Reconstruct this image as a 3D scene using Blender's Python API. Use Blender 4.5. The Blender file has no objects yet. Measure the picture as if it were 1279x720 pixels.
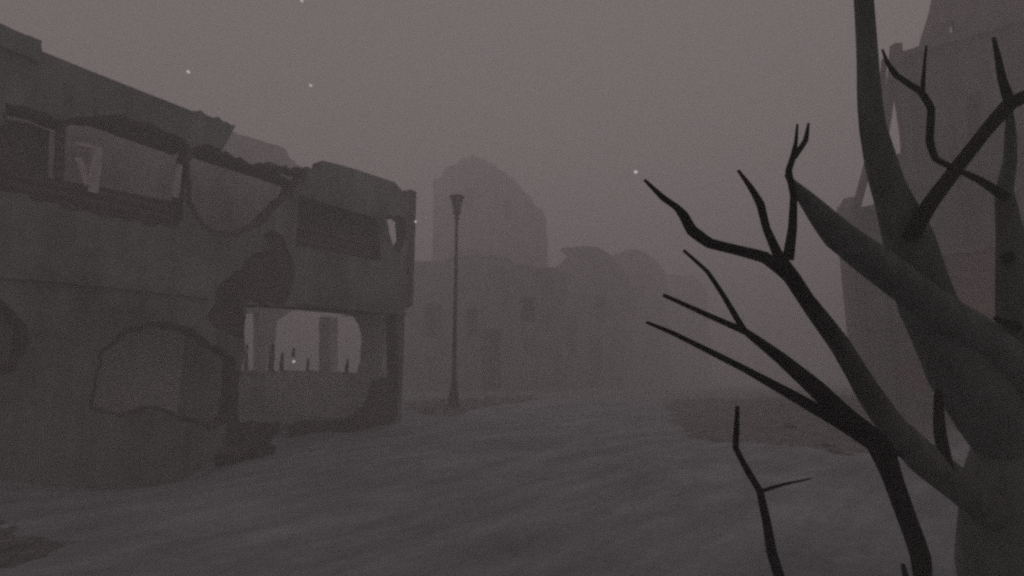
import bpy, bmesh, math, random
from mathutils import Vector, Matrix, noise
from mathutils.geometry import delaunay_2d_cdt
random.seed(7)
R = math.radians
sc = bpy.context.scene
col = sc.collection

# ------------------------------------------------------------------ camera
F = 600.0; PITCH = math.atan(85/600.0); CAMZ = 1.7
cd = bpy.data.cameras.new('camera'); cam = bpy.data.objects.new('camera', cd); col.objects.link(cam)
cam.location = (0, 0, CAMZ); cam.rotation_euler = (math.pi/2+PITCH, 0, 0)
cd.sensor_width = 36; cd.lens = 36*F/1279.0; cd.clip_start = .05; cd.clip_end = 2000
sc.camera = cam
CP, SP = math.cos(PITCH), math.sin(PITCH)
def ray(px, py):
    a = (px-639.5)/F; b = (360-py)/F
    return Vector((a, CP-b*SP, SP+b*CP))
def at(px, py, depth):            # measured point of the place, depth in metres along the view axis
    return Vector((0, 0, CAMZ)) + ray(px, py)*depth
def on_ground(px, py, z=0.0):
    r = ray(px, py); return Vector((0, 0, CAMZ)) + r*((z-CAMZ)/r.z)

# ------------------------------------------------------------------ helpers
def link(o, parent=None):
    col.objects.link(o)
    if parent: o.parent = parent
    return o
def tag(o, label=None, cat=None, group=None, kind=None):
    if label: o['label'] = label
    if cat: o['category'] = cat
    if group: o['group'] = group
    if kind: o['kind'] = kind
    return o
def empty(name, loc, label, cat, group=None):
    o = bpy.data.objects.new(name, None); o.location = loc; o.empty_display_size = .2
    link(o); return tag(o, label, cat, group)
def mesh_obj(name, verts, faces, mat, parent=None, smooth=False):
    me = bpy.data.meshes.new(name)
    off = Vector(); q = parent
    while q: off = off+q.location; q = q.parent
    me.from_pydata([tuple(Vector(v)-off) for v in verts], [], faces)
    me.materials.append(mat)
    bm = bmesh.new(); bm.from_mesh(me); bmesh.ops.recalc_face_normals(bm, faces=bm.faces)
    for f in bm.faces: f.smooth = smooth
    bm.to_mesh(me); bm.free()
    o = bpy.data.objects.new(name, me); return link(o, parent)
def inside(p, poly):
    x, y = p; c = False; n = len(poly); j = n-1
    for i in range(n):
        xi, yi = poly[i]; xj, yj = poly[j]
        if (yi > y) != (yj > y) and x < (xj-xi)*(y-yi)/(yj-yi)+xi: c = not c
        j = i
    return c
def ragged(poly, amp=.05, seg=.18, seed=0):
    out = []; rnd = random.Random(seed); n = len(poly)
    for i in range(n):
        a = Vector(poly[i]); b = Vector(poly[(i+1) % n]); L = (b-a).length; k = max(1, int(L/seg))
        nn = Vector((-(b-a).y, (b-a).x)).normalized() if L > 1e-6 else Vector((0, 1))
        for j in range(k):
            p = a.lerp(b, j/k)
            out.append(tuple(p + nn*rnd.uniform(-amp, amp)*(1 if j else .5)))
    return out
def grow(poly, amt, seed=0, var=.6):
    rnd = random.Random(seed)
    A = sum(poly[i][0]*poly[(i+1) % len(poly)][1]-poly[(i+1) % len(poly)][0]*poly[i][1] for i in range(len(poly)))
    s = 1 if A > 0 else -1; out = []; n = len(poly); w = rnd.uniform(0, 9)
    for i in range(n):
        a = Vector(poly[i-1]); b = Vector(poly[(i+1) % n]); t = (b-a)
        if t.length < 1e-6: continue
        t.normalize(); nn = Vector((t.y, -t.x))*s
        k = amt*(1-var+2*var*(.5+.5*noise.noise(Vector((poly[i][0]*1.3+w, poly[i][1]*1.3, w)))))*1.0
        out.append(tuple(Vector(poly[i])+nn*k))
    return out
Z = Vector((0, 0, 1))
def slab(name, outer, holes, O, d, n, t, mat, parent=None, cell=.35, bump=.012, edge=.03, seed=1, smooth=False):
    """wall in the plane O + u*d + z*Z, thickness t behind it (against n), real holes with broken edges"""
    rnd = random.Random(seed)
    pts = []; edges = []
    for poly in [outer]+holes:
        b0 = len(pts); pts += [Vector(p) for p in poly]
        edges += [(b0+i, b0+(i+1) % len(poly)) for i in range(len(poly))]
    us = [p[0] for p in outer]; zs = [p[1] for p in outer]
    u = min(us)+cell/2
    while u < max(us):
        z = min(zs)+cell/2
        while z < max(zs):
            p = (u+rnd.uniform(-.3, .3)*cell, z+rnd.uniform(-.3, .3)*cell)
            if inside(p, outer) and not any(inside(p, h) for h in holes): pts.append(Vector(p))
            z += cell
        u += cell
    v2, e2, f2, *_ = delaunay_2d_cdt(pts, edges, [], 0, 1e-5)
    tris = []
    for f in f2:
        c = sum((Vector(v2[i]) for i in f), Vector((0, 0)))/len(f)
        if inside(c, outer) and not any(inside(c, h) for h in holes): tris.append(list(f))
    used = sorted({i for f in tris for i in f}); mp = {i: k for k, i in enumerate(used)}
    N = len(used); V = []
    cnt = {}
    for f in tris:
        for a, b in zip(f, f[1:]+f[:1]):
            cnt[frozenset((a, b))] = cnt.get(frozenset((a, b)), 0)+1
    bnd = {i for k, c in cnt.items() if c == 1 for i in k}
    def P(i, off):
        q = v2[i]
        w = Vector((q[0]*1.7, q[1]*1.7, off*3+seed))
        jt = bump*(noise.noise(w)+.5*noise.noise(w*3.1))
        return O + d*q[0] + Z*q[1] - n*off + n*jt
    for i in used: V.append(P(i, 0))
    for i in used: V.append(P(i, t))
    mid = {}
    for i in used:
        if i in bnd:
            mid[i] = len(V)
            V.append(P(i, t*rnd.uniform(.35, .65)) + d*rnd.uniform(-edge, edge) + Z*rnd.uniform(-edge, edge))
    FA = []
    for f in tris:
        FA.append([mp[i] for i in f]); FA.append([mp[i]+N for i in reversed(f)])
        for a, b in zip(f, f[1:]+f[:1]):
            if cnt[frozenset((a, b))] == 1:
                FA.append([mp[b], mp[a], mid[a], mid[b]]); FA.append([mid[b], mid[a], mp[a]+N, mp[b]+N])
    return mesh_obj(name, V, FA, mat, parent, smooth)
def box(name, c, dx, dy, ax, ay, h, mat, parent=None, j=0.0, bev=.01):
    """box centred on c in plan, ax/ay plan axes, h height, small bevel and jitter"""
    bm = bmesh.new()
    for sx in (-1, 1):
        for sy in (-1, 1):
            for k in (0, 1):
                bm.verts.new(Vector(c)+ax*sx*dx/2+ay*sy*dy/2+Z*k*h+Vector((random.uniform(-j, j), random.uniform(-j, j), random.uniform(-j, j))))
    bmesh.ops.convex_hull(bm, input=bm.verts)
    bmesh.ops.dissolve_limit(bm, angle_limit=.02, verts=bm.verts, edges=bm.edges)
    if bev: bmesh.ops.bevel(bm, geom=list(bm.edges), offset=bev, segments=1, affect='EDGES')
    vs = [v.co.copy() for v in bm.verts]; bm.verts.index_update(); fs = [[v.index for v in f.verts] for f in bm.faces]; bm.free()
    return mesh_obj(name, vs, fs, mat, parent)
def tube_geo(pts, radii, sides=10, wob=.0, seed=0, sub=4):
    """tapered limb through the points (Catmull-Rom), open ring sweep with closed ends"""
    P = []; Rr = []
    n = len(pts)
    for i in range(n-1):
        p0 = pts[max(i-1, 0)]; p1 = pts[i]; p2 = pts[i+1]; p3 = pts[min(i+2, n-1)]
        for k in range(sub):
            t = k/sub
            q = (p1*2 + (p2-p0)*t + (p0*2-p1*5+p2*4-p3)*t*t + (p1*3-p0-p2*3+p3)*t**3)*.5
            q = q.lerp(p1.lerp(p2, t), .75)
            P.append(q); Rr.append(radii[i]*(1-t)+radii[i+1]*t)
    P.append(pts[-1]); Rr.append(radii[-1])
    V = []; FA = []; up = None
    for i, q in enumerate(P):
        tan = (P[min(i+1, len(P)-1)]-P[max(i-1, 0)]).normalized()
        if up is None:
            up = tan.orthogonal().normalized()
        else:
            up = (up - tan*up.dot(tan)).normalized()
        si = tan.cross(up)
        for s in range(sides):
            a = 2*math.pi*s/sides
            rr = Rr[i]*(1+wob*noise.noise(Vector((math.cos(a)*1.5+seed, math.sin(a)*1.5, i*.35/sub*3))))
            V.append(q + (up*math.cos(a)+si*math.sin(a))*rr)
    m = len(P)
    for i in range(m-1):
        for s in range(sides):
            a = i*sides+s; b = i*sides+(s+1) % sides
            FA.append([a, b, b+sides, a+sides])
    FA.append(list(range(sides))[::-1]); FA.append([(m-1)*sides+s for s in range(sides)])
    return V, FA

# ------------------------------------------------------------------ materials
def new_mat(name, base, rough=.95, spec=.1):
    m = bpy.data.materials.new(name); m.use_nodes = True
    b = m.node_tree.nodes['Principled BSDF']
    b.inputs['Base Color'].default_value = (*base, 1); b.inputs['Roughness'].default_value = rough
    b.inputs['Specular IOR Level'].default_value = spec
    return m, m.node_tree, b
def N(nt, kind, **kw):
    n = nt.nodes.new(kind)
    for k, v in kw.items(): setattr(n, k, v)
    return n
def coords(nt, scale=(1, 1, 1), rot=(0, 0, 0)):
    g = N(nt, 'ShaderNodeNewGeometry'); mp = N(nt, 'ShaderNodeMapping')
    mp.inputs['Scale'].default_value = scale; mp.inputs['Rotation'].default_value = rot
    nt.links.new(g.outputs['Position'], mp.inputs['Vector']); return mp.outputs['Vector']
def nz(nt, vec, scale, detail=6, rough=.6):
    t = N(nt, 'ShaderNodeTexNoise'); t.inputs['Scale'].default_value = scale
    t.inputs['Detail'].default_value = detail; t.inputs['Roughness'].default_value = rough
    nt.links.new(vec, t.inputs['Vector']); return t.outputs['Fac']
def ramp(nt, fac, stops):
    r = N(nt, 'ShaderNodeValToRGB'); e = r.color_ramp.elements
    while len(e) < len(stops): e.new(.5)
    for k, (p, c) in enumerate(stops): e[k].position = p; e[k].color = (*c, 1)
    nt.links.new(fac, r.inputs['Fac']); return r.outputs['Color']
def mix(nt, a, b, fac, mode='MIX'):
    m = N(nt, 'ShaderNodeMix', data_type='RGBA', blend_type=mode)
    for s, v in ((m.inputs[6], a), (m.inputs[7], b), (m.inputs[0], fac)):
        if isinstance(v, (int, float)): s.default_value = v
        elif isinstance(v, tuple): s.default_value = (*v, 1)
        else: nt.links.new(v, s)
    return m.outputs[2]
def bump(nt, b, h, strength, dist, prev=None):
    n = N(nt, 'ShaderNodeBump'); n.inputs['Strength'].default_value = strength; n.inputs['Distance'].default_value = dist
    nt.links.new(h, n.inputs['Height'])
    if prev: nt.links.new(prev, n.inputs['Normal'])
    nt.links.new(n.outputs['Normal'], b.inputs['Normal']); return n.outputs['Normal']
def plaster(name, c, contrast=.35, streak=.5):
    m, nt, b = new_mat(name, c)
    v = coords(nt); vs = coords(nt, (1.6, 1.6, .22))
    lo = tuple(x*(1-contrast) for x in c); hi = tuple(min(.9, x*(1+contrast*.7)) for x in c)
    a = ramp(nt, nz(nt, v, .9, 8, .65), [(.28, lo), (.5, c), (.75, hi)])
    st = ramp(nt, nz(nt, vs, 2.2, 6, .65), [(.35, tuple(1-streak*k for k in (.75, .78, .8))), (.6, (1, 1, 1))])
    fine = ramp(nt, nz(nt, v, 14, 5, .7), [(.3, (.8, .8, .8)), (.65, (1.0, 1.0, 1.0))])
    cc = mix(nt, mix(nt, a, st, 1.0, 'MULTIPLY'), fine, .8, 'MULTIPLY')
    nt.links.new(cc, b.inputs['Base Color'])
    p = bump(nt, b, nz(nt, v, 3.0, 8, .7), .7, .05); bump(nt, b, nz(nt, v, 30, 4, .7), .5, .01, p)
    return m
def brick(name, c1, c2, mort, d):
    m, nt, b = new_mat(name, c1)
    g = N(nt, 'ShaderNodeNewGeometry')
    dot = N(nt, 'ShaderNodeVectorMath', operation='DOT_PRODUCT'); dot.inputs[1].default_value = tuple(d)
    nt.links.new(g.outputs['Position'], dot.inputs[0])
    sp = N(nt, 'ShaderNodeSeparateXYZ'); nt.links.new(g.outputs['Position'], sp.inputs[0])
    cb = N(nt, 'ShaderNodeCombineXYZ'); nt.links.new(dot.outputs['Value'], cb.inputs[0]); nt.links.new(sp.outputs['Z'], cb.inputs[1])
    br = N(nt, 'ShaderNodeTexBrick'); nt.links.new(cb.outputs[0], br.inputs['Vector'])
    br.inputs['Color1'].default_value = (*c1, 1); br.inputs['Color2'].default_value = (*c2, 1); br.inputs['Mortar'].default_value = (*mort, 1)
    br.inputs['Scale'].default_value = 1; br.inputs['Brick Width'].default_value = .25; br.inputs['Row Height'].default_value = .085
    br.inputs['Mortar Size'].default_value = .008
    gr = ramp(nt, nz(nt, coords(nt), 2.5, 8, .7), [(.3, (.5, .5, .5)), (.6, (1, 1, 1))])
    nt.links.new(mix(nt, br.outputs['Color'], gr, .9, 'MULTIPLY'), b.inputs['Base Color'])
    inv = N(nt, 'ShaderNodeMath', operation='SUBTRACT'); inv.inputs[0].default_value = 1; nt.links.new(br.outputs['Fac'], inv.inputs[1])
    p = bump(nt, b, inv.outputs[0], .8, .02); bump(nt, b, nz(nt, coords(nt), 12, 5, .7), .6, .02, p)
    return m

# street axis: the facades run towards a vanishing point right of the middle
D = ray(1010, 445); D.z = 0; D.normalize()
E = Vector((D.y, -D.x, 0))                 # across the street, to the right
M = {}
M['plaster'] = plaster('grey_plaster', (.235, .262, .253), .55, .4)
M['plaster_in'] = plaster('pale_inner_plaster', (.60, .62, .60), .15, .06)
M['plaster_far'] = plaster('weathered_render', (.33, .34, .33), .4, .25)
M['plaster_right'] = plaster('stained_render', (.17, .18, .175), .45, .7)
M['brick_dark'] = brick('sooty_brick', (.13, .11, .10), (.09, .08, .072), (.12, .115, .11), D)
M['brick_red'] = brick('red_brick', (.22, .125, .11), (.17, .10, .09), (.18, .16, .15), E)
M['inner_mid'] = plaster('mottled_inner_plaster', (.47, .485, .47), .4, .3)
M['bright_in'] = plaster('brightened_inner_wall', (.80, .81, .79), .08, .05)  # wall colour raised to stand in for light missing inside the ground storey
M['concrete'] = plaster('dark_concrete', (.20, .19, .18), .3, .3)
M['niche_shade'] = plaster('recess_shade', (.10, .095, .09), .2, .2)
m, nt, b = new_mat('old_boards', (.12, .10, .09)); M['boards'] = m
w = N(nt, 'ShaderNodeTexWave', wave_type='BANDS', bands_direction='Z'); w.inputs['Scale'].default_value = 2.2; w.inputs['Distortion'].default_value = .6
nt.links.new(coords(nt), w.inputs['Vector'])
cc = ramp(nt, w.outputs['Fac'], [(.0, (.05, .042, .038)), (.12, (.13, .11, .10)), (1, (.16, .14, .125))])
nt.links.new(mix(nt, cc, ramp(nt, nz(nt, coords(nt, (1, 1, 12)), 3), [(.3, (.55, .55, .55)), (.7, (1, 1, 1))]), 1.0, 'MULTIPLY'), b.inputs['Base Color'])
bump(nt, b, w.outputs['Fac'], .5, .02)
m, nt, b = new_mat('pale_painted_wood', (.62, .60, .58)); M['pale'] = m
nt.links.new(ramp(nt, nz(nt, coords(nt), 18), [(.35, (.35, .33, .32)), (.6, (.66, .64, .62))]), b.inputs['Base Color'])
m, nt, b = new_mat('rusty_iron', (.05, .045, .042), .7, .3); M['iron'] = m
nt.links.new(ramp(nt, nz(nt, coords(nt), 12), [(.4, (.035, .033, .032)), (.7, (.075, .055, .045))]), b.inputs['Base Color'])
bump(nt, b, nz(nt, coords(nt), 40), .4, .004)
m, nt, b = new_mat('grimy_glass', (.08, .08, .08), .35, .4); M['glass'] = m
b.inputs['Transmission Weight'].default_value = .12
def bark(name, lo, hi, st):
    m, nt, b = new_mat(name, hi, .95, .05)
    v = coords(nt, (1, 1, .3))
    nt.links.new(ramp(nt, nz(nt, v, 9, 8, .7), [(.3, lo), (.65, hi)]), b.inputs['Base Color'])
    p = bump(nt, b, nz(nt, v, 12, 8, .7), st, .02); bump(nt, b, nz(nt, coords(nt), 60, 4), st*.6, .004, p)
    return m
M['bark'] = bark('dead_grey_bark', (.07, .082, .075), (.165, .19, .178), .9)
M['shaded'] = bark('shaded_bark', (.005, .005, .005), (.014, .014, .014), .4)  # thin limbs' lack of light painted in as near-black colour
# shade painted into limb colour: black at thin end, fading unevenly to grey
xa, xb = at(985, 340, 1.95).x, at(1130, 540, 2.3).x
m, nt, b = new_mat('shade_fade_bark', (.1, .1, .1), .95, .05); M['shade_fade'] = m
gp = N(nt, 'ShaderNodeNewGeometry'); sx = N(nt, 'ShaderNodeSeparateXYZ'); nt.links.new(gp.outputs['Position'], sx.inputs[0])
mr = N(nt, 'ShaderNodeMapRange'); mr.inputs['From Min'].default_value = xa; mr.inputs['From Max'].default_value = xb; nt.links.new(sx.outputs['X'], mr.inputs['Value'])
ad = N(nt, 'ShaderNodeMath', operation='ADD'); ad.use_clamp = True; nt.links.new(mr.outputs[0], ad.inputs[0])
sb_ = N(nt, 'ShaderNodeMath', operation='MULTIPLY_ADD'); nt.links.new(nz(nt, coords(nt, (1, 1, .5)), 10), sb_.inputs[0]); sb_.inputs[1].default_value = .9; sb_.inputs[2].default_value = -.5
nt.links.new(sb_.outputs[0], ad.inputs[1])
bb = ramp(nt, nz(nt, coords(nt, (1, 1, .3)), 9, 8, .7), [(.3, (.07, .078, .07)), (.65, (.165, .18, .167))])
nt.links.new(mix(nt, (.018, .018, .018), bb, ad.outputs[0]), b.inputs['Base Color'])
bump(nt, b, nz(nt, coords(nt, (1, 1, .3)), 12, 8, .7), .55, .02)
# ground: dusty snow with wind streaks
m, nt, b = new_mat('dusty_snow', (.4, .385, .39)); M['ground'] = m
SA = R(42)
v = coords(nt, (2.0, .5, 1), (0, 0, SA)); v.node.vector_type = 'TEXTURE'; v0 = coords(nt)
a = ramp(nt, mix(nt, nz(nt, v, 1.1, 8, .62), nz(nt, v0, .45, 9, .7), .45), [(.36, (.155, .172, .18)), (.5, (.235, .26, .27)), (.64, (.34, .372, .385))])
g2 = ramp(nt, nz(nt, v0, 9, 8, .75), [(.3, (.75, .75, .75)), (.6, (1, 1, 1))])
nt.links.new(mix(nt, a, g2, .8, 'MULTIPLY'), b.inputs['Base Color'])
p = bump(nt, b, nz(nt, v, 2.6, 8, .6), .25, .05); bump(nt, b, nz(nt, v0, 28, 6, .7), .5, .012, p)
m, nt, b = new_mat('bare_soil', (.1, .085, .075)); M['soil'] = m
nt.links.new(ramp(nt, nz(nt, v0 if False else coords(nt), 5, 8, .7), [(.32, (.09, .088, .085)), (.5, (.15, .147, .143)), (.64, (.24, .247, .252))]), b.inputs['Base Color'])
bump(nt, b, nz(nt, coords(nt), 14, 8, .75), .9, .04)

# ------------------------------------------------------------------ left ruined building: its planes
C0 = on_ground(500, 528)                   # street corner of the facade
NL = E.copy()                              # outward normal (towards the street)
def trace(px, py, O, d, n):
    r = ray(px, py); o = Vector((0, 0, CAMZ)); t = (O-o).dot(n)/r.dot(n); p = o+r*t
    return ((p-O).dot(d), p.z)
def fu(pts): return [trace(x, y, C0, D, NL) for x, y in pts]
GL = sorted(fu([(-200, 610), (0, 600), (60, 607), (130, 613), (195, 614), (225, 600), (262, 576), (330, 556), (400, 541), (445, 541), (495, 529)]))
def lerp_tab(tab, u):
    if u <= tab[0][0]: return tab[0][1]
    for (a, za), (b_, zb) in zip(tab, tab[1:]):
        if u <= b_: return za+(zb-za)*(u-a)/(b_-a)
    return tab[-1][1]
def height(x, y):
    p = Vector((x, y, 0))
    q = Vector((x*math.cos(SA)+y*math.sin(SA), -x*math.sin(SA)+y*math.cos(SA), 0))
    h = .10*noise.noise(p*.16) + .035*noise.noise(Vector((q.x*.2, q.y*.6, 3))) + .008*noise.noise(Vector((q.x*.6, q.y*2.2, 7)))
    h += .008*noise.noise(p*4)
    if y > 23.5: h -= min(3.0, (y-23.5)*.055 + max(0, y-60)*.01)
    if y > 30: h += .5*noise.noise(p*.05)*min(1, (y-30)/20)
    u = (p-C0).dot(D); s = (p-C0).dot(NL)
    zt = lerp_tab(GL, u) if u < 0 else GL[-1][1]*math.exp(-u*u)
    w = math.exp(-max(0, s)**2/1.3) if s > -1.2 else max(0, 1-(-1.2-s)/1.0)
    if u > .5: w *= math.exp(-(u-.5)**2)
    return h*(1-w)+zt*w

# ground sheet
def axis(lo, hi, mid0, mid1, fine, g=1.22):
    a = []; x = mid0
    while x <= mid1: a.append(x); x += fine
    s = fine; x = a[-1]
    while x < hi: s *= g; x += s; a.append(min(x, hi))
    s = fine; x = mid0; pre = []
    while x > lo: s *= g; x -= s; pre.append(max(x, lo))
    return pre[::-1]+a
XS = axis(-170, 170, -12, 14, .13); YS = axis(-170, 170, 1.5, 24, .13)
V = [(x, y, height(x, y)) for y in YS for x in XS]
nx = len(XS)
FA = [(j*nx+i, j*nx+i+1, (j+1)*nx+i+1, (j+1)*nx+i) for j in range(len(YS)-1) for i in range(nx-1)]
g = mesh_obj('ground', V, FA, M['ground'], smooth=True); tag(g, kind='structure')

# ------------------------------------------------------------------ left ruined building
ub, _ = fu([(-260, 400)])[0]; ub = min(ub, -10.5)
T = .34
LB = empty('ruined_building', C0.copy(), 'roofless two-storey grey plaster ruin with ragged holes along the left of the street', 'building')
def jag(pts, x0, x1, amp):
    out = []; rnd = random.Random(5)
    for p, q in zip(pts, pts[1:]+pts[-1:]):
        out.append(p)
        if x0 <= p[0] <= x1 and q[0] > p[0]:
            m_ = max(1, int((q[0]-p[0])/5))
            for i in range(1, m_): out.append((p[0]+(q[0]-p[0])*i/m_, p[1]+(q[1]-p[1])*i/m_+rnd.uniform(-amp, amp)))
    return out
top = fu(jag([(0, 33), (12, 37), (50, 56), (52, 65), (120, 92), (185, 118), (238, 139), (250, 138), (262, 146), (272, 146), (294, 157),
          (283, 178), (276, 190), (300, 196), (318, 206), (340, 203), (362, 212), (382, 208), (398, 214), (403, 201), (450, 214), (492, 228), (502, 240), (505, 238), (515, 239)], 236, 400, 3.2))
zt0 = top[0][1]
u_end = top[-1][0]
outline = [(ub, -1.0), (0, -1.0), (0, 2.9), (u_end, 3.0)] + top[::-1] + [(ub, zt0)]
outline = [(u, z) for u, z in outline]
body = []
for i, p in enumerate(outline):
    q = outline[(i+1) % len(outline)]; body.append(p)
    L = math.dist(p, q)
    if L > .6:
        for k in range(1, int(L/.4)): 
            t = k/int(L/.4); body.append((p[0]+(q[0]-p[0])*t+(random.uniform(-.012, .012) if p[1] > -1 else 0), p[1]+(q[1]-p[1])*t+random.uniform(-.012, .012)*(p[1] > 1)))
h_win1 = [(10, 137), (48, 144), (80, 156), (100, 150), (140, 148), (185, 158), (232, 182), (232, 205), (228, 240), (220, 283), (110, 261), (0, 238)]
h_hole2 = [(240, 190), (262, 188), (290, 197), (320, 208), (350, 214), (378, 216), (362, 236), (340, 262), (318, 281), (296, 291), (276, 290), (256, 279), (245, 262), (238, 235)]
h_win2 = [(373, 245), (470, 274), (474, 326), (368, 308)]
h_small = [(482, 272), (494, 270), (505, 276), (506, 300), (498, 318), (489, 306), (484, 290)]
h_low = [(115, 508), (120, 485), (126, 446), (150, 424), (185, 410), (205, 406), (235, 414), (262, 432), (289, 446), (288, 480), (284, 520), (262, 532), (236, 522), (205, 510), (188, 508), (160, 520), (135, 514)]
h_left = [(-60, 380), (-5, 372), (12, 388), (24, 420), (22, 446), (5, 466), (-50, 478)]
h_shop = [(306, 382), (400, 386), (494, 392), (496, 470), (494, 522), (470, 540), (430, 545), (380, 549), (310, 560), (299, 552), (298, 500), (301, 462), (306, 440)]
core_holes = []
for k, h in enumerate((h_win1, h_hole2, h_small, h_low, h_left)):
    core_holes.append(ragged(fu(h), .042, .11, k))
core_holes.append(ragged(fu(h_win2), .006, .3, 9)); core_holes.append(ragged(fu(h_shop), .02, .2, 11))
slab('wall', body, core_holes, C0, D, NL, T, M['brick_dark'], LB, .4, .015, .03, 3)
pl_holes = []
for k, (h, gr) in enumerate(zip(core_holes, (.05, .085, .015, .06, .06, .008, .02))):
    pl_holes.append(ragged(grow(h, gr, k, .9), .022 if gr > .03 else .006, .07, k+50))
patch = ragged(fu([(326, 292), (340, 288), (352, 296), (362, 318), (366, 345), (362, 372), (352, 383), (312, 377), (304, 384), (306, 424), (290, 420), (268, 412), (256, 396), (266, 378), (275, 352), (300, 336), (314, 318), (334, 312)]), .05, .15, 21)
# merge the fallen-plaster patch with the shopfront opening: keep it just clear of it
pl_out = [(u-.0, z) for u, z in body]
slab('plaster', grow(pl_out, -.012, 5, .3), pl_holes+[patch, ragged(fu([(283, 462), (303, 466), (303, 560), (280, 560)]), .03, .15, 23)], C0+NL*.045, D, NL, .04, M['plaster'], LB, .4, .02, .012, 5)
# storey ledge, parapet cap block
def strip(name, a, b, zz, hh, tt, mat, off=0.0, j=.01):
    n = 14; pts = [(a+(b-a)*i/n, zz+hh/2+random.uniform(-j, j)) for i in range(n+1)]
    return slab(name, [(a+(b-a)*i/n, zz-hh/2+random.uniform(-j, j)) for i in range(n+1)]+pts[::-1], [], C0+NL*(.045+tt+off), D, NL, tt, mat, LB, .5, .01, .01, 8)
l0 = fu([(258, 368)])[0]; l1 = fu([(368, 379)])[0]; l2 = fu([(495, 390)])[0]; ll = fu([(0, 347)])[0]
strip('ledge', ub, l0[0], ll[1]*.5+l0[1]*.5, .07, .06, M['plaster'])
strip('ledge', l1[0], -.02, (l1[1]+l2[1])/2+.0, .07, .06, M['plaster'])
cb = fu([(-60, 30), (48, 60)])
strip('parapet_block', cb[0][0], cb[1][0], zt0-.17, .30, .07, M['plaster'])
# corner post standing proud of the parapet
box('corner_post', C0+D*(u_end-.02)-NL*.14+Z*3.02, .20, .44, D, NL, trace(511, 238, C0, D, NL)[1]-3.0, M['concrete'], LB, .02, .015)
# upper window 1: recessed board panel in the lower half, leftovers of the frame
p1 = fu([(-60, 196), (0, 207), (110, 228), (219, 249), (216, 281), (110, 259), (0, 236), (-60, 226)])
slab('window_panel', ragged([(a, b_) for a, b_ in fu([(-160, 182), (-60, 196), (0, 207), (110, 228), (224, 250), (222, 296), (110, 276), (0, 252), (-160, 225)])], .008, .3, 3), [], C0-NL*.15, D, NL, .06, M['boards'], LB, .5, .005, .006, 4)
def bar(name, pix, wpx, back, mat, parent, depth_t=.06):
    a, b_ = [Vector(q) for q in fu(pix)]
    t = (b_-a).normalized(); nn = Vector((-t.y, t.x))*wpx/2; k = 4; A = []; B = []
    for i in range(k+1):
        q = a.lerp(b_, i/k); A.append(tuple(q+nn*random.uniform(.8, 1.15))); B.append(tuple(q-nn*random.uniform(.8, 1.15)))
    return slab(name, A+B[::-1], [], C0-NL*back, D, NL, depth_t, mat, parent, .5, .004, .008, 6)
slab('window_board', ragged(fu([(-60, 122), (8, 137), (46, 145), (74, 156), (72, 214), (0, 200), (-60, 188)]), .02, .15, 61), [], C0-NL*(T+.05), D, NL, .05, M['concrete'], LB, .5, .01, .01, 4)
bar('window_frame', [(79, 152), (77, 222)], .10, .08, M['boards'], LB)
wf = bar('window_frame', [(123, 184), (117, 240)], .13, .03, M['pale'], LB)
bar('window_frame', [(100, 196), (112, 232)], .09, .05, M['pale'], LB)
bar('window_frame', [(226, 205), (222, 246)], .10, .05, M['pale'], LB)
bar('window_frame', [(96, 178), (128, 186)], .06, .04, M['pale'], LB)
# upper window 2
slab('window_panel', ragged(fu([(366, 272), (476, 300), (478, 332), (362, 314)]), .005, .4, 5), [], C0-NL*.17, D, NL, .07, M['boards'], LB, .5, .005, .006, 4)
slab('recess_shade_sheet', fu([(366, 232), (480, 262), (480, 334), (362, 316)]), [], C0-NL*(T+.02), D, NL, .06, M['niche_shade'], LB, .5, .005, .006, 4)  # dark sheet painted for the shade inside the open window top
bar('window_bar', [(371, 283), (476, 305)], .07, .13, M['boards'], LB, .04)
# floor slab between storeys, partition, end wall, back wall, ground storey floor
BD = 5.6
pu0 = fu([(284, 400)])[0][0]
def plan_slab(name, u0, u1, s0, s1, z, t, mat, holes=(), seed=0, amp=.03):
    """horizontal slab: u along the street, s backwards from the facade"""
    rnd = random.Random(seed); bm = bmesh.new()
    poly = ragged([(u0, s0), (u1, s0), (u1, s1), (u0, s1)], amp, .5, seed); n = len(poly)
    vs = [C0+D*u-NL*s+Z*(z-C0.z) for u, s in poly]; vt = [v+Z*t for v in vs]
    fs = [list(range(n)), list(range(n, 2*n))]+[[i, (i+1) % n, n+(i+1) % n, n+i] for i in range(n)]
    return mesh_obj(name, vs+vt, fs, mat, LB)
zl = ll[1]
plan_slab('floor_slab', pu0-.05, u_end-.02, T+.01, 1.9, 2.86, .22, M['concrete'], seed=1)
plan_slab('floor_slab', ub+.4, pu0-.06, 2.3, BD-.01, 2.86, .22, M['concrete'], seed=7)
plan_slab('ground_floor', ub+.4, -.36, T+.01, BD-.01, -.75, .5, M['concrete'], seed=2)
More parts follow.
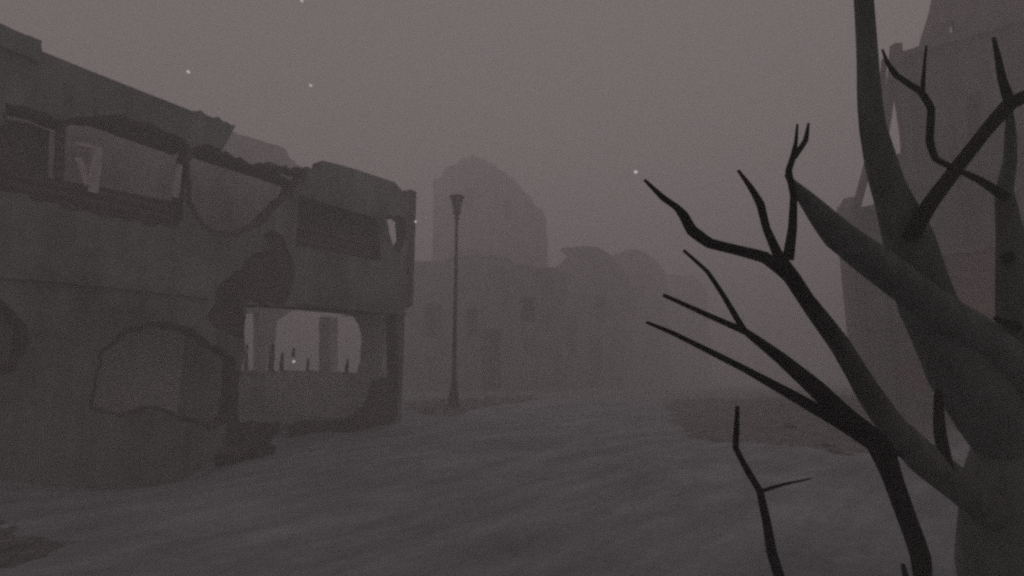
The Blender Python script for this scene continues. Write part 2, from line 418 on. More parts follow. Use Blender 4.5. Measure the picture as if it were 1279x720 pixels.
# inner partition, both storeys
ca = fu([(84, 160), (232, 186)]); plan_slab('ceiling_remnant', ca[0][0]-.1, ca[1][0]+.1, T+.002, T+.30, fu([(125, 150)])[0][1]+.06, .12, M['brick_dark'], seed=9, amp=.09)
ca = fu([(60, 152), (226, 188)]); plan_slab('ceiling_remnant', ca[1][0]+.1, ca[1][0]+2.9, T+.01, T+.3, fu([(262, 186)])[0][1]-.02, .12, M['brick_dark'], seed=10, amp=.08)
PO = C0-NL*1.35
PU = C0-NL*2.2
def qu(pts): return [trace(x, y, PU, D, NL) for x, y in pts]
def pu(pts): return [trace(x, y, PO, D, NL) for x, y in pts]
up_top = pu([(384, 222)])[0]
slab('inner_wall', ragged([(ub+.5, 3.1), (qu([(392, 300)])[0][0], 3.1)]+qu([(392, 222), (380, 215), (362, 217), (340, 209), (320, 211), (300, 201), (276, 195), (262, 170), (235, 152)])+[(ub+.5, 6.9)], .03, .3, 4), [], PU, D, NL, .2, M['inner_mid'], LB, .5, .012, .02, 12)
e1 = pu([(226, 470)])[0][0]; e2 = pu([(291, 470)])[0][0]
slab('inner_wall', [(ub+.5, -.3), (e1, -.3), (e1, 2.84), (ub+.5, 2.84)], [], PO, D, NL, .2, M['bright_in'], LB, .5, .012, .02, 13)
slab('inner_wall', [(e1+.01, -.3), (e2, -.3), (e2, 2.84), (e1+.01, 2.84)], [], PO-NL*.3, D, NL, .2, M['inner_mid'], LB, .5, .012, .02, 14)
# end wall (ground storey) with three openings, traced in its own plane just inside the corner
EO = C0-D*.02; EN = -D; ED = -NL
def eu(pts): return [trace(x, y, EO-D*.3, ED, EN) for x, y in pts]
eh = [ragged(eu([(331, 391), (399, 392), (398, 463), (331, 463)]), .015, .2, 31),
      ragged(eu([(412, 393), (440, 395), (448, 406), (452, 425), (450, 445), (446, 466), (412, 465)]), .02, .15, 32)]
slab('end_wall', [(T+.01, -.9), (BD, -.9), (BD, 2.84), (T+.01, 2.84)], eh, EO-D*.3, ED, EN, .28, M['bright_in'], LB, .45, .012, .02, 15)
BO = C0-NL*(BD+.01)
def jagz(pts):
    out = []; rnd = random.Random(8)
    for p, q in zip(pts, pts[1:]):
        m_ = max(1, int(math.dist(p, q)/.3))
        for i in range(m_): out.append((p[0]+(q[0]-p[0])*i/m_+(rnd.uniform(-.03, .03) if i else 0), p[1]+(q[1]-p[1])*i/m_+(rnd.uniform(-.05, .05) if i else 0)))
    return out+[pts[-1]]
def bu(pts): return [trace(x, y, BO, D, NL) for x, y in pts]
bh = [ragged(bu([(250, 386), (323, 391), (323, 463), (250, 461)]), .015, .2, 33)]
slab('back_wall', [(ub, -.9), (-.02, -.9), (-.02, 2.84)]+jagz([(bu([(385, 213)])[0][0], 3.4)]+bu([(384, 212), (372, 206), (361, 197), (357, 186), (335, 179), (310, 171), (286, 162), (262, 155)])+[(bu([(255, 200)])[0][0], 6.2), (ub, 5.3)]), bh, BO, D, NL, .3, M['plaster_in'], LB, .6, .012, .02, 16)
slab('side_wall', [(.05, -.9), (BD, -.9), (BD, 3.2), (3.6, 3.6), (2.6, 2.4), (1.6, 2.2), (.8, 3.4), (.5, 5.0), (.05, 5.9)], [], C0+D*(ub+.02), ED, EN, .3, M['plaster'], LB, .6, .012, .02, 17)
# jagged leftovers standing on the sills of the openings
for (x, y0, y1, wd) in ((312, 430, 464, .12), ):
    a, b_ = [Vector(q) for q in bu([(x, y0), (x+2, y1)])]
    slab('window_remnant', ragged([(a.x-wd*.5, b_.y), (a.x+wd*.6, b_.y), (a.x+wd*.3, (a.y+b_.y)/2), (a.x+wd*.1, a.y), (a.x-wd*.35, a.y-.05)], .02, .08, int(x)), [], BO-NL*.1, D, NL, .04, M['concrete'], LB, .3, .004, .004, 2)
for (x, y0, y1, wd) in ((344, 430, 464, .22), (356, 440, 464, .14), (370, 434, 446, .12), (388, 448, 464, .08), (437, 448, 466, .09)):
    a, b_ = [Vector(q) for q in eu([(x, y0), (x, y1)])]
    slab('window_remnant', ragged([(a.x-wd*.5, b_.y), (a.x+wd*.6, b_.y), (a.x+wd*.5, (a.y+b_.y)/2), (a.x+wd*.2, a.y), (a.x-wd*.35, a.y-.03)], .02, .08, int(x)), [], EO-D*.4, ED, EN, .04, M['concrete'], LB, .3, .004, .004, 2)
slab('wall_remnant', ragged(fu([(372, 532), (388, 526), (420, 525), (448, 521), (464, 508), (470, 490), (474, 476), (497, 472), (497, 560), (372, 575)]), .03, .15, 44), [], C0-NL*.06, D, NL, .22, M['brick_dark'], LB, .4, .015, .03, 3)
# pale sill board in the back opening
a, b_ = bu([(262, 463), (324, 463)])
slab('sill', [(a[0], a[1]-.05), (b_[0], b_[1]-.05), (b_[0], b_[1]+.02), (a[0], a[1]+.02)], [], BO+NL*.06, D, NL, .3, M['pale'], LB, .4, .004, .004, 2)

# ------------------------------------------------------------------ generic far building: front with niches, deep body behind
def far_house(name, label, base_px, base_y, outline, holes, depth, facing, mat, cat='building', z0=-3.5, thick=6, extra=None):
    d, n = (E, -D) if facing == 'camera' else (D, E)
    O = at(base_px, base_y, depth); O.z = 0
    tr = lambda pts: [trace(x, y, O, d, n) for x, y in pts]
    o2 = tr(outline); a, b_ = o2[0][0], o2[-1][0]
    poly = ragged(o2, .05, .45, int(base_px)); poly = [(a, z0)]+[p for p in poly if True]+[(b_, z0)]
    # drop the closing-edge points made by ragged between last and first outline points
    k = len(ragged(o2[:1]+o2[-1:], .05, .45, 1))//2
    poly = [(a, z0)]
    for p, q in zip(o2, o2[1:]):
        L = math.dist(p, q); m_ = max(1, int(L/.4))
        for i in range(m_):
            t = i/m_; poly.append((p[0]+(q[0]-p[0])*t+(random.uniform(-.05, .05) if i else 0), p[1]+(q[1]-p[1])*t+(random.uniform(-.06, .06) if i else 0)))
    poly += [o2[-1], (b_, z0)]
    root = empty(name, O, label, cat)
    hs = [ragged(tr(h), .03, .25, 5+i) for i, h in enumerate(holes)]
    cell = max(.5, depth*.03)
    slab('wall', poly, hs, O, d, n, .45, mat, root, cell, .05, .05, 3)
    for i, h in enumerate(hs):                    # a leftover frame across each opening
        cu = sum(p[0] for p in h)/len(h); z1 = max(p[1] for p in h); z2 = min(p[1] for p in h)
        slab('window_frame' if z2 > 1 else 'door_frame', [(cu-.05, z2), (cu+.05, z2), (cu+.05, z1), (cu-.05, z1)], [], O-n*.2, d, n, .08, M['boards'], root, .6, .003, .003, 2)
    inner = [(p[0]*1.0, p[1]-.02) for p in o2]; cx = (a+b_)/2
    inner = [(cx+(p[0]-cx)*.985, p[1]-.06) for p in o2]
    slab('rear_block', [(inner[0][0], z0)]+inner+[(inner[-1][0], z0)], [], O-n*.9, d, n, thick, mat, root, cell*1.3, .05, .05, 4)
    sd = .44
    for s_, uu in ((1, a), (-1, b_)):             # short return walls closing the sides
        zz = (inner[0] if s_ == 1 else inner[-1])[1]
        slab('side_wall', [(.452, z0), (.898, z0), (.898, zz), (.452, zz)], [], O+d*(uu+s_*.02), -n, -d*s_, .4, mat, root, .6, .01, .01, 5)
    return root, O, d, n, tr
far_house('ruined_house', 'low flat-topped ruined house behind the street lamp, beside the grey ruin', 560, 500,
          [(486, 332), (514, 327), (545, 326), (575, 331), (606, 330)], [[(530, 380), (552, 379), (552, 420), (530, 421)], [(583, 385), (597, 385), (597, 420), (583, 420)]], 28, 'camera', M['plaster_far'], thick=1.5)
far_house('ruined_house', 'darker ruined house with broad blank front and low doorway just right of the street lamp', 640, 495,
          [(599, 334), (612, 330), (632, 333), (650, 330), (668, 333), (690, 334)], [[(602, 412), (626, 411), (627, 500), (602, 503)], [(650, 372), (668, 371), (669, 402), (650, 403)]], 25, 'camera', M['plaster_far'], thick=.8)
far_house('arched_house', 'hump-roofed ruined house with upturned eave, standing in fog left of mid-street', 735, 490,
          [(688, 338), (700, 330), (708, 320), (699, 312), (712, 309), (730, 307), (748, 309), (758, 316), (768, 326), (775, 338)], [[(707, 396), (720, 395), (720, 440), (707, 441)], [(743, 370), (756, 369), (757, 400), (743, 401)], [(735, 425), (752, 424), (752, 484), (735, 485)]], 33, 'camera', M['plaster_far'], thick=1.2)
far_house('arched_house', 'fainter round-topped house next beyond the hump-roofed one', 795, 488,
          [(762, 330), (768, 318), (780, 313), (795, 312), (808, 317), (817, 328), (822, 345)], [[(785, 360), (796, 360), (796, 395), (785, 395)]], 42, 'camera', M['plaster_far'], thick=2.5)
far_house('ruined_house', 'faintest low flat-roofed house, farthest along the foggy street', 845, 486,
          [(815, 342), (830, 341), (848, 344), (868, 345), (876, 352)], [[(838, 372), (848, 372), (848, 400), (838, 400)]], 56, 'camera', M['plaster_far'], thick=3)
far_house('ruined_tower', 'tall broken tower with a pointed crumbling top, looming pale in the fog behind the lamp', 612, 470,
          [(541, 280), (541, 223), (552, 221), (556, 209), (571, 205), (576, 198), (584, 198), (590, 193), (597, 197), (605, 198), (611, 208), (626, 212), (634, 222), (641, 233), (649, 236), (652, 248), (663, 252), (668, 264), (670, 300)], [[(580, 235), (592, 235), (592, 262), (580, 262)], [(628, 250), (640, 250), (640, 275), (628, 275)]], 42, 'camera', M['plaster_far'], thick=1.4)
# domed house behind the low flat house
DO = at(598, 400, 33); DO.z = -.5
dh = empty('domed_house', DO, 'small domed house rising behind the low flat house by the lamp', 'building')
def lathe(name, c, prof, sides, mat, parent, wob=.0, seed=0, smooth=False):
    V = []; FA = []
    for i, (r, z) in enumerate(prof):
        for s in range(sides):
            a = 2*math.pi*s/sides; rr = r*(1+wob*noise.noise(Vector((math.cos(a)*2+seed, math.sin(a)*2, z*.8))))
            V.append(Vector(c)+Vector((math.cos(a)*rr, math.sin(a)*rr, z+wob*2*noise.noise(Vector((math.cos(a)*3, math.sin(a)*3, seed+z))))))
    m = len(prof)
    for i in range(m-1):
        for s in range(sides):
            a = i*sides+s; b_ = i*sides+(s+1) % sides; FA.append([a, b_, b_+sides, a+sides])
    FA.append(list(range(sides))[::-1]); FA.append([(m-1)*sides+s for s in range(sides)])
    return mesh_obj(name, V, FA, mat, parent, smooth)
zz = lambda y, dep: at(598, y, dep).z+.5
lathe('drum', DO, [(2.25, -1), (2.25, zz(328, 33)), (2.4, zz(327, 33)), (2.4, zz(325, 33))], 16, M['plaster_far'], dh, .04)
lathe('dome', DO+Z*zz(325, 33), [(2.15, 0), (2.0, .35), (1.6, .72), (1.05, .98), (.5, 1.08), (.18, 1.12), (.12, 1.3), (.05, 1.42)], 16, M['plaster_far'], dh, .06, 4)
# ------------------------------------------------------------------ right building
KR = 12.5/16.5
RO = at(1080, 480, 12.5); RO.z = 0
kz = lambda z: 1.7+(z-1.7)*KR
RB = empty('tall_ruined_building', RO.copy(), 'tall stained ruin with a steep roof, behind the dead tree on the right', 'building')
RN = -D
def ru(pts): return [trace(x, y, RO, E, RN) for x, y in pts]
ro = ru([(1070, 262), (1085, 259), (1106, 258), (1104, 238), (1108, 215), (1112, 196), (1128, 190), (1124, 150), (1119, 118), (1114, 92), (1116, 73), (1150, 62), (1200, 47), (1262, 30), (1330, 10), (1420, -22)])
ue = ro[-1][0]
ru_out = [(ro[0][0], -.6)]
for p, q in zip(ro, ro[1:]):
    m_ = max(1, int(math.dist(p, q)/.4))
    for i in range(m_):
        t = i/m_; ru_out.append((p[0]+(q[0]-p[0])*t+(random.uniform(-.05, .05) if i else 0), p[1]+(q[1]-p[1])*t+(random.uniform(-.05, .05) if i else 0)))
ru_out += [ro[-1], (ue, -.6)]
rh = [ragged(ru([(1208, 120), (1222, 116), (1224, 168), (1208, 172)]), .02, .3, 3)]
slab('wall', ru_out, rh, RO, E, RN, .35, M['brick_red'], RB, .5, .02, .04, 21)
bp = ragged(ru([(1176, 318), (1206, 312), (1248, 306), (1262, 330), (1256, 388), (1240, 402), (1214, 398), (1196, 372), (1180, 350)]), .05, .3, 4)
bp2 = ragged(ru([(1120, 455), (1150, 448), (1168, 470), (1150, 492), (1126, 484)]), .05, .3, 6)
slab('plaster', grow(ru_out, -.03, 5, .4), [grow(rh[0], .03, 1), bp, bp2], RO+RN*.05, E, RN, .045, M['plaster_right'], RB, .5, .025, .015, 22)
slab('window_board', grow(rh[0], .05, 2), [], RO-RN*.2, E, RN, .05, M['boards'], RB, .5, .005, .005, 3)
def rstrip(name, pix, hh, tt, mat, off=.055):
    a, b_ = ru(pix); n = 16
    lo = [(a[0]+(b_[0]-a[0])*i/n, a[1]+(b_[1]-a[1])*i/n-hh/2+random.uniform(-.02, .02)) for i in range(n+1)]
    return slab(name, lo+[(u, z+hh) for u, z in lo[::-1]], [], RO+RN*(off+tt), E, RN, tt, mat, RB, .6, .01, .02, 9)
rstrip('cornice', [(1114, 76), (1420, -18)], .16, .14, M['concrete'])
rstrip('ledge', [(1062, 264), (1108, 260)], .12, .14, M['concrete'])
rstrip('string_course', [(1112, 330), (1420, 275)], .12, .06, M['concrete'])
# steep roof above the cornice
rf = ru([(1148, 64), (1152, 45), (1160, 18), (1168, -12), (1180, -50), (1290, -75), (1420, -60), (1420, -24)])
hole_r = ragged(ru([(1186, 26), (1193, 24), (1194, 38), (1187, 40)]), .01, .1, 3)
slab('roof', ragged(rf, .03, .5, 6), [hole_r], RO-RN*.05, E, RN, .3, M['concrete'], RB, .6, .05, .04, 23)
# street side wall running back, rear and far walls
SO = RO.copy()+E*ro[0][0]
def su(pts): return [trace(x, y, SO, D, -E) for x, y in pts]
s_far = 8.0
slab('side_wall', [(.36, -2.5), (s_far, -2.5), (s_far, kz(9.3)), (s_far-.8, kz(9.6)), (s_far-1.6, kz(9.2)), (3.4, kz(8.6)), (2.4, kz(7.3)), (.36, ro[0][1]-.05)], [ragged([(1.7, 2.9), (2.5, 2.9), (2.5, 4.2), (1.7, 4.2)], .03, .3, 2)], SO, D, -E, .35, M['plaster_right'], RB, .6, .03, .03, 24)
slab('rear_wall', [(ro[0][0], -2.5), (ue, -2.5), (ue, 9.0), (ro[0][0]+2, 8.2), (ro[0][0], kz(8.8))], [], RO+D*s_far, E, RN, .35, M['plaster_right'], RB, .8, .03, .03, 25)
# broken post and leaning beams at the ragged corner
def beam(name, p, q, w_, mat, parent, sides=4):
    V_, F_ = tube_geo([p, p.lerp(q, .5)+Vector((.02, 0, 0)), q], [w_, w_*.9, w_*.8], sides, .1, 3, 2)
    return mesh_obj(name, V_, F_, mat, parent)
beam('broken_post', at(1117, 100, 12.20), at(1119, 56, 12.20), .16, M['concrete'], RB)
beam('leaning_beam', at(1068, 266, 12.12), at(1108, 108, 12.12), .10, M['concrete'], RB)
beam('leaning_beam', at(1100, 190, 12.27), at(1114, 96, 12.27), .12, M['concrete'], RB)
beam('leaning_beam', at(1100, 130, 12.20), at(1104, 74, 12.20), .07, M['iron'], RB)

# ------------------------------------------------------------------ street lamp
LPx = on_ground(566.5, 512); LPx.z = height(LPx.x, LPx.y)
lamp = empty('street_lamp', LPx, 'thin unlit iron street lamp with a flared lantern and flat cap, left of mid-street', 'street lamp')
depthL = LPx.y*CP - (0)  # about 15 m
ztop = (LPx.y)*ray(572, 244).z/ray(572, 244).y + CAMZ - LPx.z
lathe('base', LPx, [(.21, -.2), (.21, .12), (.17, .16), (.16, .5), (.12, .62), (.10, .9)], 12, M['iron'], lamp)
lathe('pole', LPx+Z*.9, [(.078, 0), (.074, 1.2), (.064, 3), (.052, ztop-1.75), (.10, ztop-1.74), (.10, ztop-1.70), (.06, ztop-1.68), (.055, ztop-1.6)], 12, M['iron'], lamp)
lz = ztop-.7
lan = lathe('lantern', LPx+Z*lz, [(.09, 0), (.13, .04), (.135, .08), (.11, .1), (.10, .12)], 8, M['iron'], lamp)
lathe('glass', LPx+Z*(lz+.12), [(.09, 0), (.125, .2), (.19, .48)], 6, M['glass'], lan)
for k in range(6):
    a = 2*math.pi*k/6
    p = LPx+Z*(lz+.11)+Vector((math.cos(a)*.115, math.sin(a)*.115, 0)); q = LPx+Z*(lz+.62)+Vector((math.cos(a)*.205, math.sin(a)*.205, 0))
    V_, F_ = tube_geo([p, q], [.014, .014], 6, 0, 0, 1); mesh_obj('rib', V_, F_, M['iron'], lan)
lathe('cap', LPx+Z*(lz+.60), [(.17, 0), (.26, .015), (.26, .045), (.12, .08), (.04, .11)], 12, M['iron'], lamp)

# ------------------------------------------------------------------ heaps
def mound(name, poly_px, hgt, mat, label, cat, nrock=40, rsize=.15, seed=0, step=.12, dip=.03):
    rnd = random.Random(seed)
    pl = [on_ground(x, y) for x, y in poly_px]; P2 = ragged([(p.x, p.y) for p in pl], .10, .3, seed)
    xs = [p[0] for p in P2]; ys = [p[1] for p in P2]; cx = sum(xs)/len(xs); cy = sum(ys)/len(ys)
    def dist(x, y):
        m_ = 9
        for i in range(len(P2)):
            a = Vector(P2[i]); b_ = Vector(P2[(i+1) % len(P2)]); ab = b_-a; t = max(0, min(1, (Vector((x, y))-a).dot(ab)/max(ab.length_squared, 1e-9)))
            m_ = min(m_, (a+ab*t-Vector((x, y))).length)
        return m_ if inside((x, y), P2) else -m_
    V = []; idx = {}; FA = []
    nx_ = int((max(xs)-min(xs)+.6)/step)+1; ny_ = int((max(ys)-min(ys)+.6)/step)+1
    for j in range(ny_+1):
        for i in range(nx_+1):
            x = min(xs)-.3+i*step; y = min(ys)-.3+j*step
            dd = dist(x, y) + .35*noise.noise(Vector((x*1.3, y*1.3, seed))) + .2*noise.noise(Vector((x*3.7, y*3.7, seed)))
            k = 1-math.exp(-max(0, dd)*1.6)
            z = height(x, y)+k*hgt*(.75+.5*noise.noise(Vector((x*1.1, y*1.1, seed))))+.05*k*noise.noise(Vector((x*4, y*4, seed)))+.004
            if dd < 0: z = height(x, y)-dip-.3*min(1, -dd)
            idx[i, j] = len(V); V.append((x, y, z))
    for j in range(ny_):
        for i in range(nx_):
            FA.append((idx[i, j], idx[i+1, j], idx[i+1, j+1], idx[i, j+1]))
    for k in range(nrock):                       # broken lumps bedded in the heap, same heap surface
        for _ in range(40):
            x = rnd.uniform(min(xs), max(xs)); y = rnd.uniform(min(ys), max(ys))
            if dist(x, y) > -.08: break
        s = rsize*rnd.uniform(.35, 1.3); kk = 1-math.exp(-max(0, dist(x, y))*1.6)
        c = Vector((x, y, height(x, y)+kk*hgt*.75+s*.05)); bm = bmesh.new()
        for q in range(9):
            v = Vector((rnd.gauss(0, 1), rnd.gauss(0, 1), rnd.gauss(0, .6))); v.normalize()
            bm.verts.new(c+Vector((v.x*s*rnd.uniform(.7, 1.3), v.y*s, v.z*s*.6)))
        r_ = bmesh.ops.convex_hull(bm, input=bm.verts); 
        loose = [v for v in bm.verts if not v.link_faces]
        bmesh.ops.delete(bm, geom=loose, context='VERTS'); bm.verts.index_update()
        b0 = len(V); V += [tuple(v.co) for v in bm.verts]; FA += [tuple(b0+v.index for v in f.verts) for f in bm.faces]; bm.free()
    o = mesh_obj(name, V, FA, mat); tag(o, label, cat)
    return o
mound('rubble_heap', [(832, 508), (850, 500), (900, 499), (960, 497), (1010, 494), (1080, 497), (1160, 505), (1230, 520), (1180, 545), (1110, 562), (1050, 568), (1000, 558), (930, 553), (880, 552), (850, 540), (840, 522)], .16, M['soil'],
      'low brown heap of earth and rubble behind the dead branches, right of mid-street', 'rubble heap', 90, .13, 3, .15)
mound('rubble_heap', [(505, 504), (540, 499), (575, 499), (612, 497), (668, 493), (672, 499), (620, 506), (590, 514), (570, 520), (540, 521), (518, 515)], .14, M['soil'],
      'thin dark strip of rubble around the foot of the street lamp', 'rubble heap', 60, .12, 5, .13)
mound('dirt_patch', [(-90, 650), (-30, 655), (20, 662), (45, 660), (52, 674), (75, 676), (112, 668), (96, 676), (70, 684), (45, 694), (10, 704), (-40, 712), (-90, 720)], .035, M['soil'],
      'brown bare dirt showing through the snow in the near left corner', 'dirt', 40, .04, 8, .05, .02)
mound('rubble_heap', [(322, 536), (340, 528), (420, 528), (480, 520), (484, 530), (440, 538), (400, 536), (345, 545)], .06, M['ground'],
      'low snow-covered debris lying inside the open front of the left ruin', 'rubble heap', 30, .10, 11, .1)
# broken slabs leaning by the pier of the left ruin
def rubble_block(px, py, w_, dp, h_, rz, tilt, label, seed):
    random.seed(seed); p = on_ground(px, py); p.z = height(p.x, p.y)
    bm = bmesh.new()
    for sx in (-1, 1):
        for sy in (-1, 1):
            for k in (0, 1):
                bm.verts.new((sx*w_/2*random.uniform(.75, 1.1), sy*dp/2*random.uniform(.75, 1.1), (k*h_-.08)*random.uniform(.85, 1.1)))
    bmesh.ops.convex_hull(bm, input=bm.verts)
    bmesh.ops.subdivide_edges(bm, edges=bm.edges, cuts=3, use_grid_fill=True)
    for v in bm.verts:
        v.co += Vector((noise.noise(v.co*5+Vector((seed, 0, 0))), noise.noise(v.co*5+Vector((0, seed, 0))), noise.noise(v.co*5+Vector((0, 0, seed)))))*.05
    me = bpy.data.meshes.new('broken_block'); bm.to_mesh(me); bm.free(); me.materials.append(M['brick_dark'])
    o = bpy.data.objects.new('broken_block', me); o.location = p; o.rotation_euler = (tilt, tilt*.5, rz); link(o)
    return tag(o, label, 'rubble block', 'broken masonry blocks at the foot of the left ruin')
rubble_block(308, 556, .75, .6, .5, .5, .12, 'largest dark masonry block, leaning against the wall foot below the brick pier', 1)
rubble_block(325, 566, .38, .34, .22, 1.0, -.1, 'small dark masonry block lying in front of the largest one', 2)
rubble_block(292, 570, .5, .35, .26, .2, .15, 'flat broken masonry block on the left of the pile by the pier', 3)
rubble_block(333, 545, .45, .4, .3, .8, -.15, 'dark masonry block on the right of the pile, at the shopfront opening', 4)
random.seed(11)

# ------------------------------------------------------------------ dead tree
def limb(name, pts, dep, mat, parent, sides=12, wob=.12, seed=0, sub=4, tail=()):
    """pts: (px, py, width in px); dep: one distance or one per point; tail: extra world points"""
    n = len(pts); dp = dep if isinstance(dep, (list, tuple)) else [dep]*n
    if len(dp) == 2 and n != 2: dp = [dp[0]+(dp[1]-dp[0])*i/(n-1) for i in range(n)]
    P = [at(x, y, z_) for (x, y, w_), z_ in zip(pts, dp)]; Rr = []
    for i, ((x, y, w_), z_) in enumerate(zip(pts, dp)):      # measured widths are stretched towards the frame edge
        a, c = pts[max(i-1, 0)], pts[min(i+1, n-1)]; tx, ty = c[0]-a[0], c[1]-a[1]; L = math.hypot(tx, ty) or 1
        k = ((x-640)*(-ty/L)+(y-360)*(tx/L))/F
        Rr.append(w_/2/F*z_/math.sqrt(1+k*k))
    for q, r_ in tail: P.append(q); Rr.append(r_)
    V_, F_ = tube_geo(P, Rr, sides, wob, seed, sub)
    return mesh_obj(name, V_, F_, mat, parent, True)
tb = at(1283, 720, 2.6); 
tb0 = Vector((tb.x+.02, tb.y+.02, height(tb.x, tb.y)))
tree = empty('dead_tree', tb0, 'large bare dead tree with thick grey trunk and limbs, close on the right', 'tree')
limb('trunk', [(1350, 60, 70), (1340, 200, 90), (1325, 330, 120), (1312, 450, 140), (1302, 540, 156), (1280, 612, 176), (1278, 720, 184)], [2.75, 2.75, 2.72, 2.7, 2.65, 2.62, 2.6], M['bark'], tree, 24, .06, 1,
     tail=[(tb0+Z*.3, .28), (tb0+Z*.1, .32), (tb0-Z*.25, .42)])
limb('branch', [(1078, -90, 17), (1079, 0, 25), (1084, 90, 29), (1090, 160, 36), (1108, 230, 46), (1134, 300, 64), (1158, 380, 76), (1200, 460, 88), (1266, 560, 88)], [2.2, 2.65], M['bark'], tree, 16, .1, 2)
limb('branch', [(982, 219, 5), (992, 232, 13), (1010, 252, 24), (1048, 294, 43), (1100, 333, 44), (1160, 380, 46), (1230, 428, 56), (1300, 500, 80)], [1.9, 2.6], M['bark'], tree, 16, .1, 3)
limb('branch', [(978, 336, 14), (1015, 385, 22), (1050, 432, 27), (1080, 482, 30), (1115, 534, 34), (1152, 572, 42), (1200, 609, 42), (1256, 650, 50)], [1.95, 2.6], M['shade_fade'], tree, 16, .1, 4)
limb('twig', [(805, 225, 4), (828, 247, 8), (845, 259, 9), (854, 270, 13), (864, 288, 14), (886, 304, 13), (922, 313, 13), (955, 322, 15), (985, 345, 17), (1012, 382, 18)], [1.7, 1.95], M['shaded'], tree, 10, .1, 5)
limb('twig', [(922, 213, 4), (938, 235, 8), (950, 256, 11), (957, 285, 11), (970, 315, 13), (992, 348, 17), (1020, 392, 18)], [1.8, 1.95], M['shaded'], tree, 10, .1, 6)
limb('twig', [(996, 155, 3), (994, 178, 5), (990, 198, 8), (985, 214, 9), (991, 245, 9), (990, 285, 12), (984, 325, 15)], [1.85, 1.92], M['shaded'], tree, 10, .1, 7)
limb('twig', [(1010, 154, 3), (1006, 176, 7), (992, 197, 7)], [1.84, 1.86], M['shaded'], tree, 10, .1, 8)
limb('twig', [(1172, 488, 8), (1172, 500, 13), (1174, 540, 17), (1184, 592, 20)], [2.35, 2.4], M['shaded'], tree, 10, .1, 9)
limb('branch', [(1261, 138, 10), (1262, 170, 16), (1262, 200, 18), (1254, 240, 24), (1262, 300, 40), (1268, 420, 52), (1280, 520, 70)], [2.3, 2.55], M['bark'], tree, 12, .1, 10)
limb('branch', [(1330, 96, 14), (1290, 116, 15), (1260, 131, 18), (1230, 165, 17), (1195, 210, 17), (1162, 254, 20), (1136, 300, 22)], [2.15, 2.35], M['shaded'], tree, 12, .1, 11)
limb('twig', [(1241, 47, 6), (1246, 70, 9), (1252, 100, 13), (1262, 132, 17)], [2.12, 2.18], M['shaded'], tree, 10, .1, 12)
limb('twig', [(1102, 62, 3), (1108, 78, 6), (1119, 94, 8), (1150, 115, 10), (1163, 136, 11), (1161, 176, 11), (1169, 199, 9), (1195, 212, 8), (1225, 226, 10), (1256, 246, 15)], [2.1, 2.34], M['shaded'], tree, 10, .1, 13)
limb('twig', [(1157, 57, 3), (1154, 90, 5), (1152, 116, 7)], [2.14, 2.18], M['shaded'], tree, 8, .1, 14)
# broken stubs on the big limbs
limb('twig', [(1262, 318, 8), (1256, 322, 14), (1270, 325, 20)], [2.35, 2.5], M['shaded'], tree, 8, .1, 15)
limb('twig', [(1244, 398, 6), (1258, 404, 10), (1280, 412, 14)], [2.3, 2.5], M['shaded'], tree, 8, .1, 16)

sb = at(1150, 740, 2.05); sb0 = Vector((sb.x, sb.y, height(sb.x, sb.y)))
sap = empty('dead_sapling', sb0, 'dead sapling shaded near-black, forking to the left in front of the big tree', 'sapling')
limb('stem', [(928, 412, 8), (975, 447, 16), (1020, 486, 23), (1060, 524, 26), (1098, 556, 30), (1116, 600, 26), (1134, 650, 25), (1150, 696, 25), (1153, 730, 25)], [1.8, 2.05], M['shaded'], sap, 12, .1, 21,
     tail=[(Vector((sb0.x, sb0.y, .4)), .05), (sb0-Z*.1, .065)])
limb('branch', [(854, 313, 4), (884, 340, 6), (905, 372, 7), (930, 414, 9)], [1.75, 1.8], M['shaded'], sap, 8, .1, 22)
limb('branch', [(829, 369, 5), (880, 392, 7), (930, 414, 9)], [1.74, 1.8], M['shaded'], sap, 8, .1, 23)
limb('branch', [(808, 403, 4), (840, 416, 6), (870, 431, 7), (930, 461, 9), (990, 494, 13), (1040, 523, 16), (1095, 556, 22)], [1.7, 1.95], M['shaded'], sap, 10, .1, 24)
limb('branch', [(1130, 571, 4), (1108, 560, 12), (1080, 540, 14)], [1.9, 1.93], M['shaded'], sap, 8, .1, 25)
limb('branch', [(1128, 706, 6), (1132, 722, 8), (1150, 745, 12)], [2.0, 2.04], M['shaded'], sap, 8, .1, 26)
s2 = at(982, 760, 2.0); s20 = Vector((s2.x, s2.y, height(s2.x, s2.y)))
sap2 = empty('dead_sapling', s20, 'thin bare sapling with one side twig, lower right foreground', 'sapling')
limb('stem', [(921, 508, 5), (920, 535, 7), (919, 560, 8), (936, 592, 9), (949, 614, 9), (957, 650, 11), (964, 690, 13), (976, 730, 14)], [1.9, 2.0], M['shaded'], sap2, 10, .1, 31,
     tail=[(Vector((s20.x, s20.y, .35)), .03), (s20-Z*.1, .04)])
limb('twig', [(1013, 598, 2), (980, 605, 4), (950, 614, 6)], [1.9, 1.95], M['shaded'], sap2, 8, .1, 32)

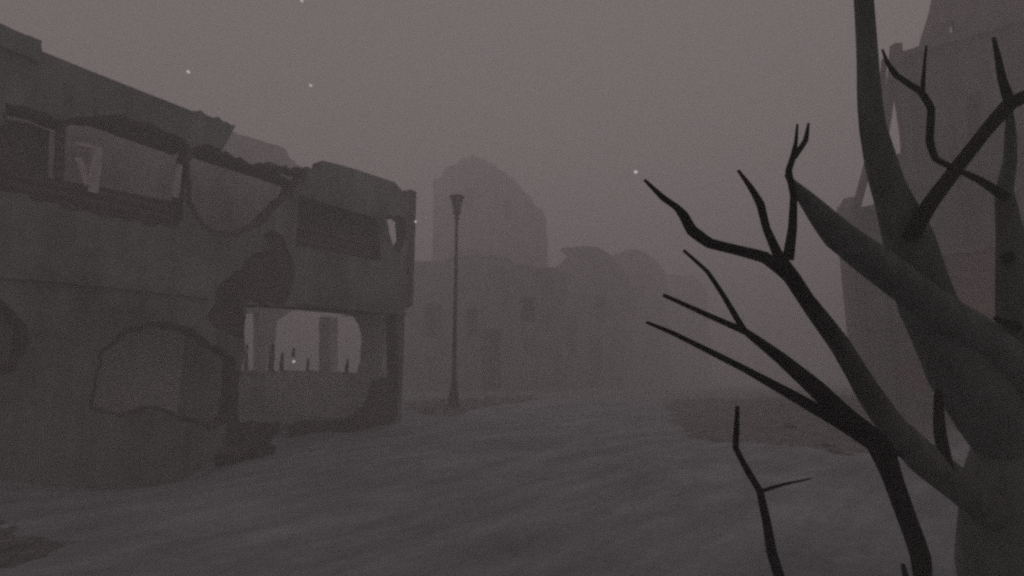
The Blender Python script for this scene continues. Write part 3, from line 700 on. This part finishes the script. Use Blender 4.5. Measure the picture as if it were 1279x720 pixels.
# ------------------------------------------------------------------ glowing motes in the air
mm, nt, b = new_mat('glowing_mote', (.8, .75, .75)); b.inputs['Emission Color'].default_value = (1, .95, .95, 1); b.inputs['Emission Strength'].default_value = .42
for (x, y, dep, s, lab) in ((377, 1, 4.5, 5, 'pale glowing mote at the top edge of the sky'), (235, 90, 4, 5, 'pale glowing mote above the long roofline of the left ruin'),
                            (388, 107, 5, 4.5, 'pale glowing mote in the open sky above the broken parapet'), (794, 215, 3.5, 5.5, 'pale glowing mote beside the leftmost branch tip'),
                            (519, 277, 6, 4, 'pale glowing mote by the corner post of the left ruin'), (367, 452, 7.5, 5, 'pale glowing mote inside the ground-floor opening of the ruin')):
    bm = bmesh.new(); bmesh.ops.create_icosphere(bm, subdivisions=1, radius=s*.45/F*dep)
    for v in bm.verts: v.co *= random.uniform(.7, 1.15)
    me = bpy.data.meshes.new('glowing_mote'); bm.to_mesh(me); bm.free(); me.materials.append(mm)
    o = bpy.data.objects.new('glowing_mote', me); o.location = at(x, y, dep); link(o); tag(o, lab, 'mote', 'glowing motes drifting in the air')

# ------------------------------------------------------------------ haze
bm = bmesh.new(); bmesh.ops.create_cube(bm, size=1)
me = bpy.data.meshes.new('haze'); bm.to_mesh(me); bm.free()
hz = bpy.data.objects.new('haze', me); bpy.context.view_layer.update()
HT = max((o.matrix_world @ Vector(c)).z for o in sc.objects if o.type == 'MESH' and o is not hz for c in o.bound_box)+.4
print('haze top', HT)
hz.scale = (344, 344, HT+5.5); hz.location = (0, 0, (HT-5.5)/2); link(hz); tag(hz, kind='stuff')
mh = bpy.data.materials.new('haze'); mh.use_nodes = True; nt = mh.node_tree; nt.nodes.clear()
out = N(nt, 'ShaderNodeOutputMaterial'); pv = N(nt, 'ShaderNodeVolumePrincipled')
pv.inputs['Color'].default_value = (.98, .985, .98, 1); pv.inputs['Density'].default_value = .038; pv.inputs['Anisotropy'].default_value = 0.0
nt.links.new(pv.outputs[0], out.inputs['Volume']); me.materials.append(mh)

# ------------------------------------------------------------------ sky and light (overcast dusk)
W = bpy.data.worlds.new('World'); sc.world = W; W.use_nodes = True; nt = W.node_tree
bg = nt.nodes['Background']
sky = N(nt, 'ShaderNodeTexSky', sky_type='NISHITA'); sky.sun_disc = False; sky.sun_elevation = R(35); sky.sun_rotation = R(200)
sm = N(nt, 'ShaderNodeMix', data_type='RGBA', blend_type='MIX')
sm.inputs[0].default_value = .97; nt.links.new(sky.outputs[0], sm.inputs[6]); sm.inputs[7].default_value = (2.66, 2.16, 2.16, 1)
# overcast: the zenith is brighter than the lower sky
tc = N(nt, 'ShaderNodeTexCoord'); sz = N(nt, 'ShaderNodeSeparateXYZ'); nt.links.new(tc.outputs['Generated'], sz.inputs[0])
zm = N(nt, 'ShaderNodeMapRange', interpolation_type='SMOOTHSTEP'); nt.links.new(sz.outputs['Z'], zm.inputs['Value'])
zm.inputs['From Min'].default_value = .62; zm.inputs['From Max'].default_value = .92; zm.inputs['To Min'].default_value = 1.0; zm.inputs['To Max'].default_value = 2.7
vm = N(nt, 'ShaderNodeVectorMath', operation='SCALE'); nt.links.new(sm.outputs[2], vm.inputs[0]); nt.links.new(zm.outputs[0], vm.inputs['Scale'])
nt.links.new(vm.outputs[0], bg.inputs['Color']); bg.inputs['Strength'].default_value = .0885
sd = bpy.data.lights.new('sun', 'SUN'); sd.energy = .04; sd.angle = R(20); sd.color = (1, .95, .9)
so = bpy.data.objects.new('sun', sd); link(so); so.rotation_euler = (R(55), 0, R(-160))

sc.render.engine = 'CYCLES'
sc.cycles.volume_bounces = 2; sc.cycles.max_bounces = 8; sc.cycles.diffuse_bounces = 3
sc.cycles.use_denoising = False
sc.cycles.filter_width = 2.6
sc.view_settings.view_transform = 'Standard'; sc.view_settings.look = 'None'; sc.view_settings.exposure = 0; sc.view_settings.gamma = 1
